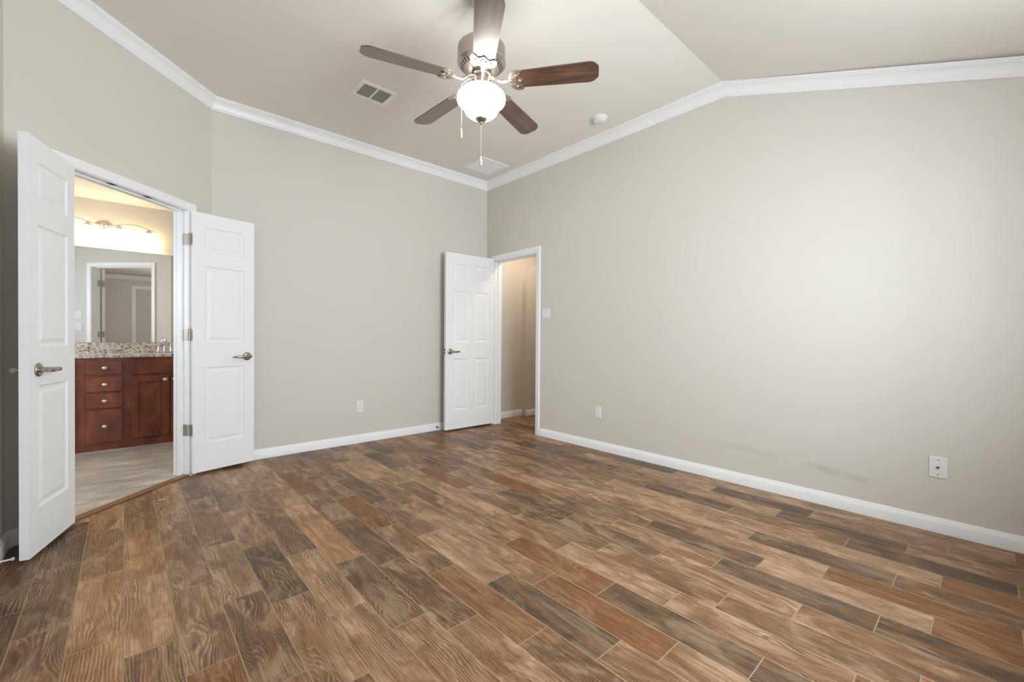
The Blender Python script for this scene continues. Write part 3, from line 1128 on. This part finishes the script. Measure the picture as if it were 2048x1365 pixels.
# ------------------------------------------------------------------ ceiling fan
FX, FY, FB = 1.5035, 1.947, 2.528
fan = empty('ceiling_fan', (FX, FY, FB))
tag(fan, 'brushed nickel ceiling fan with five walnut blades and a lit glass bowl', 'ceiling fan')
TOPZ = ZC - FB
MB().lathe([(0, TOPZ), (0.068, TOPZ), (0.070, TOPZ - 0.010), (0.060, TOPZ - 0.045), (0.035, TOPZ - 0.062), (0.018, TOPZ - 0.068), (0, TOPZ - 0.068)], n=40).build('canopy', M['fannickel'], fan)
MB().lathe([(0, TOPZ - 0.06), (0.0135, TOPZ - 0.06), (0.0135, 0.21), (0, 0.21)], n=20).build('downrod', M['fannickel'], fan)
motor = MB().lathe([(0, 0.232), (0.018, 0.232), (0.020, 0.215), (0.060, 0.211), (0.110, 0.206), (0.129, 0.200), (0.134, 0.192), (0.134, 0.120), (0.137, 0.117), (0.137, 0.105),
                    (0.131, 0.100), (0.122, 0.092), (0.098, 0.073), (0.070, 0.060), (0.052, 0.056), (0.052, 0.040), (0, 0.040)], n=64).build('motor_housing', M['fannickel'], fan)
v_ = MB()
for k in range(32):
    a = k * 2 * math.pi / 32
    # slots lying in the conical underside
    nrm = Vector((0.019, 0, -0.024)).normalized()
    p1, p2 = Vector((0.0990, 0, 0.0739)), Vector((0.1205, 0, 0.0909))
    wv = Vector((0, 0.0052, 0))
    Mx = Matrix.Rotation(a, 4, 'Z')
    q = [p1 - wv * 0.8, p1 + wv * 0.8, p2 + wv, p2 - wv]
    nn = Vector((0.0162, 0, -0.0205)).normalized() * 0.0006
    v_.add([Mx @ (x + nn) for x in q] + [Mx @ (x - nn) for x in q], [(0, 1, 2, 3), (7, 6, 5, 4), (0, 4, 5, 1), (1, 5, 6, 2), (2, 6, 7, 3), (3, 7, 4, 0)])
v_.build('vent_slots', M['dark'], motor)
MB().lathe([(0, 0.042), (0.060, 0.042), (0.062, 0.034), (0.056, 0.030), (0.030, 0.030), (0, 0.030)], n=40).build('flywheel', M['darknickel'], fan)

# blades: local x outwards
PITCH = math.radians(-12)


def blade_outline():
    r0, r1 = 0.192, 0.652
    return [(r0, -0.052), (r0 + 0.02, -0.056), (0.40, -0.063), (r1 - 0.048, -0.068), (r1 - 0.024, -0.060), (r1 - 0.004, -0.040), (r1, -0.028), (r1, 0.028), (r1 - 0.004, 0.040),
            (r1 - 0.024, 0.060), (r1 - 0.048, 0.068), (0.40, 0.063), (r0 + 0.02, 0.056), (r0, 0.052)]


bl = MB().prism(blade_outline(), -0.0032, 0.0032)
ir = MB()
# arm from the flywheel out to the crescent plate under the blade root
ir.tube([(0.045, 0, 0.030), (0.070, 0, 0.024), (0.095, 0, 0.006), (0.115, 0, -0.006), (0.150, 0, -0.008), (0.178, 0, -0.0075)],
        [(0.016, 0.005), (0.013, 0.006), (0.0105, 0.007), (0.010, 0.007), (0.011, 0.005), (0.013, 0.0035)], 12)


def strap(pts, w):
    out, inn = [], []
    for i, p in enumerate(pts):
        a = Vector(pts[max(i - 1, 0)])
        b = Vector(pts[min(i + 1, len(pts) - 1)])
        d = (b - a).normalized()
        nrm = Vector((-d.y, d.x))
        out.append(tuple(Vector(p) + nrm * w[i]))
        inn.append(tuple(Vector(p) - nrm * w[i]))
    return out + inn[::-1]


half = [(0.165, 0.0), (0.168, 0.022), (0.178, 0.042), (0.195, 0.055), (0.215, 0.062), (0.238, 0.060)]
wid = [0.009, 0.009, 0.010, 0.011, 0.009, 0.004]
for sg in (-1, 1):
    ir.prism(strap([(x, y * sg) for x, y in half], wid), -0.0085, -0.0034)
    ir.prism(strap([(0.172, 0.0), (0.192, 0.014 * sg), (0.212, 0.030 * sg), (0.222, 0.050 * sg)], [0.007, 0.007, 0.007, 0.006]), -0.0082, -0.0034)
ir.prism(strap([(0.165, 0.0), (0.195, 0.0), (0.226, 0.0), (0.240, 0.0)], [0.010, 0.008, 0.008, 0.003]), -0.0084, -0.0034)
# scalloped rim across the blade
rim = [(0.236, -0.060), (0.226, -0.044), (0.214, -0.034), (0.220, -0.016), (0.238, 0.0), (0.220, 0.016), (0.214, 0.034), (0.226, 0.044), (0.236, 0.060)]
ir.prism(strap(rim, [0.003] + [0.0048] * 7 + [0.003]), -0.0086, -0.0034)
for (x, y) in ((0.205, 0.040), (0.205, -0.040), (0.222, 0.0)):
    ir.lathe([(0, -0.0125), (0.004, -0.0118), (0.006, -0.0095), (0.006, -0.0080), (0, -0.0080)], (x, y, 0), 14)
b0 = bl.build('blade', M['walnut'], fan)
i0 = ir.build('blade_iron', M['fannickel'], b0)
i0.rotation_euler = (0, 0, 0)
A0 = math.radians(163.6)
blades = []
for k in range(5):
    b = b0 if k == 0 else copy_part(b0, fan)
    a = A0 + k * math.radians(72)
    b.rotation_euler = (Matrix.Rotation(a, 3, 'Z') @ Matrix.Rotation(PITCH, 3, 'X')).to_euler()
    b.location = (0, 0, 0.0)
    blades.append(b)

# light kit
MB().lathe([(0, 0.044), (0.044, 0.044), (0.046, 0.040), (0.046, -0.012), (0.052, -0.016), (0.055, -0.024), (0.070, -0.028), (0.072, -0.034), (0, -0.034)], n=48).build('fitter', M['fannickel'], fan)
bowl = MB().lathe([(0.068, -0.030), (0.082, -0.036), (0.112, -0.052), (0.132, -0.072), (0.138, -0.092), (0.134, -0.110), (0.120, -0.124), (0.105, -0.130), (0.1025, -0.134), (0.099, -0.150), (0.088, -0.172),
                  (0.070, -0.188), (0.045, -0.200), (0.020, -0.206), (0, -0.207)], n=64).build('glass_bowl', M['bowl'], fan)
fin = MB().lathe([(0, -0.198), (0.030, -0.198), (0.033, -0.203), (0.029, -0.211), (0.018, -0.217), (0.009, -0.221), (0.008, -0.229), (0.005, -0.234), (0, -0.235)], n=24)
fin.build('finial', M['nickel'], fan)


def chain(x, y, z0, z1, name='pull_chain'):
    c = MB()
    c.tube([(x, y, z0), (x, y, z1)], 0.0017, 6)
    n = int((z0 - z1) / 0.012)
    for i in range(n):
        c.lathe([(0, 0.0022), (0.0019, 0.0010), (0.0019, -0.0010), (0, -0.0022)], (x, y, z0 - i * 0.012), 8)
    return c


c1 = chain(0.0, 0.0, -0.233, -0.417)
co = c1.build('pull_chain', M['knob'], fan)
MB().lathe([(0, -0.414), (0.0035, -0.416), (0.0055, -0.424), (0.0075, -0.436), (0.0080, -0.450), (0.0068, -0.463), (0.0040, -0.468), (0, -0.468)], n=20).build('fob', M['beige'], co)
# second chain leaves the fitter and hangs in front of the bowl, to the left as seen from the camera
vdir = Vector((-FX, -FY)).normalized()
left = Vector((vdir.y, -vdir.x))                       # towards the left of the picture
cx, cy = (left * 0.108 + vdir * 0.098)
c2 = chain(cx, cy, -0.070, -0.310)
fx_, fy_ = (left * 0.050 + vdir * 0.046)
c2.tube([(fx_ * 0.72, fy_ * 0.72, 0.004), (fx_, fy_, -0.004), ((fx_ + cx) / 2, (fy_ + cy) / 2, -0.030), (cx, cy, -0.072)], 0.0016, 6)
co = c2.build('pull_chain', M['knob'], fan)
MB().lathe([(0, -0.307), (0.0035, -0.309), (0.0055, -0.317), (0.0075, -0.329), (0.0080, -0.343), (0.0070, -0.357), (0.0040, -0.362), (0, -0.362)], (cx, cy, 0), 20).build('fob', M['beige'], co)

# ------------------------------------------------------------------ bathroom
VF = 5.53                                        # cabinet front
van = empty('vanity_cabinet', (0.02, 5.79, 0.006))
tag(van, 'dark cherry wood bathroom vanity cabinet standing on pale tile', 'cabinet')
VX0, VX1 = -1.02, 1.02
b = MB().box(VX0, VX1, VF, YV - 0.005, 0.006, 0.868)
b.build('carcass', M['cherry'], van, world=True)


def front(x0, x1, z0, z1, name, panel):
    m_ = MB()
    y0, y1 = VF - 0.019, VF
    if not panel:
        m_.box(x0, x1, y0, y1, z0, z1, bevel=0.005)
    else:
        r = 0.056
        m_.box(x0, x0 + r, y0, y1, z0, z1, bevel=0.004)
        m_.box(x1 - r, x1, y0, y1, z0, z1, bevel=0.004)
        m_.box(x0 + r - 0.001, x1 - r + 0.001, y0, y1, z0, z0 + r, bevel=0.004)
        m_.box(x0 + r - 0.001, x1 - r + 0.001, y0, y1, z1 - r, z1, bevel=0.004)
        m_.box(x0 + r - 0.002, x1 - r + 0.002, y0 + 0.009, y1, z0 + r - 0.002, z1 - r + 0.002)
        m_.box(x0 + r + 0.010, x1 - r - 0.010, y0 + 0.006, y1, z0 + r + 0.010, z1 - r - 0.010, bevel=0.003)
    return m_.build(name, M['cherry'], van, world=True)


def vknob(parent, x, z):
    k = MB()
    k.lathe([(0, 0.001), (0.006, 0), (0.006, -0.010), (0.013, -0.014), (0.0200, -0.019), (0.0200, -0.022), (0.014, -0.028), (0, -0.030)], (x, VF - 0.019, z), 24, 'Y', 1.0, 0.80)
    k.build('knob', M['knob'], parent, world=True)


for z0, z1 in ((0.712, 0.838), (0.554, 0.690), (0.399, 0.537), (0.078, 0.386)):
    d = front(-0.266, -0.016, z0, z1, 'drawer', False)
    vknob(d, -0.139, (z0 + z1) / 2)
for sg in (0, 1):                                   # sink bases right and left of the drawer stack
    def mx(x):
        return x if sg == 0 else -0.282 - x
    a, b_ = sorted((mx(0.046), mx(0.640)))
    front(a, b_, 0.708, 0.837, 'tilt_front', False)
    a, b_ = sorted((mx(0.046), mx(0.335)))
    d = front(a, b_, 0.090, 0.682, 'cabinet_door', True)
    vknob(d, mx(0.300), 0.645)
    a, b_ = sorted((mx(0.345), mx(0.640)))
    d = front(a, b_, 0.090, 0.682, 'cabinet_door', True)
    vknob(d, mx(0.378), 0.645)
# worktop
wt = empty('granite_countertop', (0.02, 5.78, 0.868))
tag(wt, 'speckled granite vanity countertop with backsplash on the cherry cabinet', 'countertop')
MB().box(VX0 - 0.01, VX1 + 0.01, 5.508, YV - 0.004, 0.868, 0.900, bevel=0.006).build('slab', M['granite'], wt, world=True)
MB().box(VX0 - 0.01, VX1 + 0.01, YV - 0.024, YV - 0.002, 0.900, 1.003, bevel=0.003).build('backsplash', M['granite'], wt, world=True)
# mirror
mi = MB().box(-1.30, 1.0, YV - 0.008, YV - 0.001, 1.006, 1.963)
tag(mi.build('wall_mirror', M['mirror']), 'large frameless bathroom mirror above the granite backsplash', 'mirror')


def faucet(x, label):
    f = empty('sink_faucet', (x, 5.925, 0.9008))
    tag(f, label, 'faucet')
    MB().box(-0.078, 0.078, -0.022, 0.022, 0.0, 0.012, bevel=0.005).build('base_plate', M['chrome'], f)
    s_ = MB()
    s_.tube([(0, 0.0, 0.008), (0, 0, 0.06), (0, 0, 0.10), (0, -0.006, 0.125), (0, -0.03, 0.146), (0, -0.06, 0.147), (0, -0.088, 0.130), (0, -0.10, 0.108)],
            [0.021, 0.016, 0.014, 0.0145, 0.0145, 0.0145, 0.0140, 0.013], 16)
    s_.build('spout', M['chrome'], f)
    for sx in (-0.052, 0.052):
        h = MB()
        h.lathe([(0, 0.010), (0.020, 0.010), (0.017, 0.030), (0.012, 0.055), (0.011, 0.072), (0.013, 0.078), (0.010, 0.088), (0, 0.090)], (sx, 0, 0), 20)
        h.tube([(sx, 0, 0.080), (sx * 1.35, -0.015, 0.088), (sx * 1.7, -0.03, 0.090)], [0.007, 0.006, 0.004], 10)
        h.build('faucet_handle', M['chrome'], f)
    return f


faucet(0.322, 'chrome faucet at the right end of the granite countertop')

# vanity light
LX, LY, LZ = -0.155, YV, 2.195
vl = empty('vanity_light', (LX, LY, LZ))
tag(vl, 'wavy bar vanity light with frosted bell shades above the mirror', 'wall lamp')
MB().lathe([(0, 0.0), (0.070, 0.0), (0.070, -0.006), (0.060, -0.016), (0.040, -0.024), (0.020, -0.028), (0, -0.029)], (0, 0, 0), 36, 'Y', 1.0, 0.62).build('wall_plate', M['fannickel'], vl)
pl = MB()
pl.tube([(0, -0.024, 0), (0, -0.060, -0.004), (0, -0.096, -0.010)], [0.014, 0.012, 0.011], 14)
pl.lathe([(0, -0.016), (0.014, -0.014), (0.022, 0.0), (0.014, 0.014), (0, 0.016)], (0, -0.098, -0.012), 20)
pl.build('arm', M['fannickel'], vl)
bar = []
for i in range(-20, 21):
    x = i * 0.0205
    bar.append((x, -0.098, 0.010 - 0.024 * math.cos(2 * math.pi * x / 0.46) - 0.016 * (x / 0.41) ** 2))
MB().tube(bar, (0.0045), 8).build('bar', M['fannickel'], vl)
for k in range(4):
    x = (-1.5 + k) * 0.229
    zb = 0.010 - 0.024 * math.cos(2 * math.pi * x / 0.46) - 0.016 * (x / 0.41) ** 2
    c_ = MB().lathe([(0, zb - 0.002), (0.008, zb - 0.003), (0.012, zb - 0.012), (0.030, zb - 0.036), (0.031, zb - 0.040), (0, zb - 0.040)], (x, -0.098, 0), 24)
    co = c_.build('socket_cap', M['fannickel'], vl)
    sh = MB().lathe([(0, zb - 0.041), (0.026, zb - 0.041), (0.034, zb - 0.060), (0.044, zb - 0.100), (0.054, zb - 0.140), (0.066, zb - 0.172), (0.078, zb - 0.192), (0.075, zb - 0.192), (0.060, zb - 0.168), (0.02, zb - 0.120), (0, zb - 0.118)], (x, -0.098, 0), 32)
    sh.build('shade', M['shade'], vl)


# switch plates on the bathroom side of the angled wall, seen in the mirror
def bath_plate(t, z, w, label):
    p = MDB @ Vector((t, 0, z))
    # local -y must look along (-S, S)
    rz = math.atan2(S, -S) + math.pi / 2
    e = plate('light_switch', (p.x, p.y, p.z), rz, w, 0.116, label, 'switch')
    n = 2 if w > 0.09 else 1
    for i in range(n):
        x = (i - (n - 1) / 2) * 0.046
        MB().box(x - 0.0165, x + 0.0165, -0.0085, -0.004, -0.033, 0.033, bevel=0.001).build('rocker', M['plastic'], e)


bath_plate(1.33, 1.36, 0.116, 'upper white switch plate reflected at the left edge of the bathroom mirror')
bath_plate(1.33, 1.20, 0.116, 'lower white switch plate reflected at the left edge of the bathroom mirror')

# hall ceiling lamp, outside the picture
hl = empty('hall_ceiling_lamp', (3.93, 3.72, ZBC))
tag(hl, 'warm round ceiling lamp of the hallway beyond the entry door', 'ceiling lamp')
MB().lathe([(0, 0), (0.12, 0), (0.12, -0.015), (0, -0.015)], n=32).build('pan', M['fannickel'], hl)
MB().lathe([(0.115, -0.014), (0.11, -0.04), (0.085, -0.07), (0.045, -0.088), (0, -0.093)], n=32).build('glass_dome', M['hallglow'], hl)
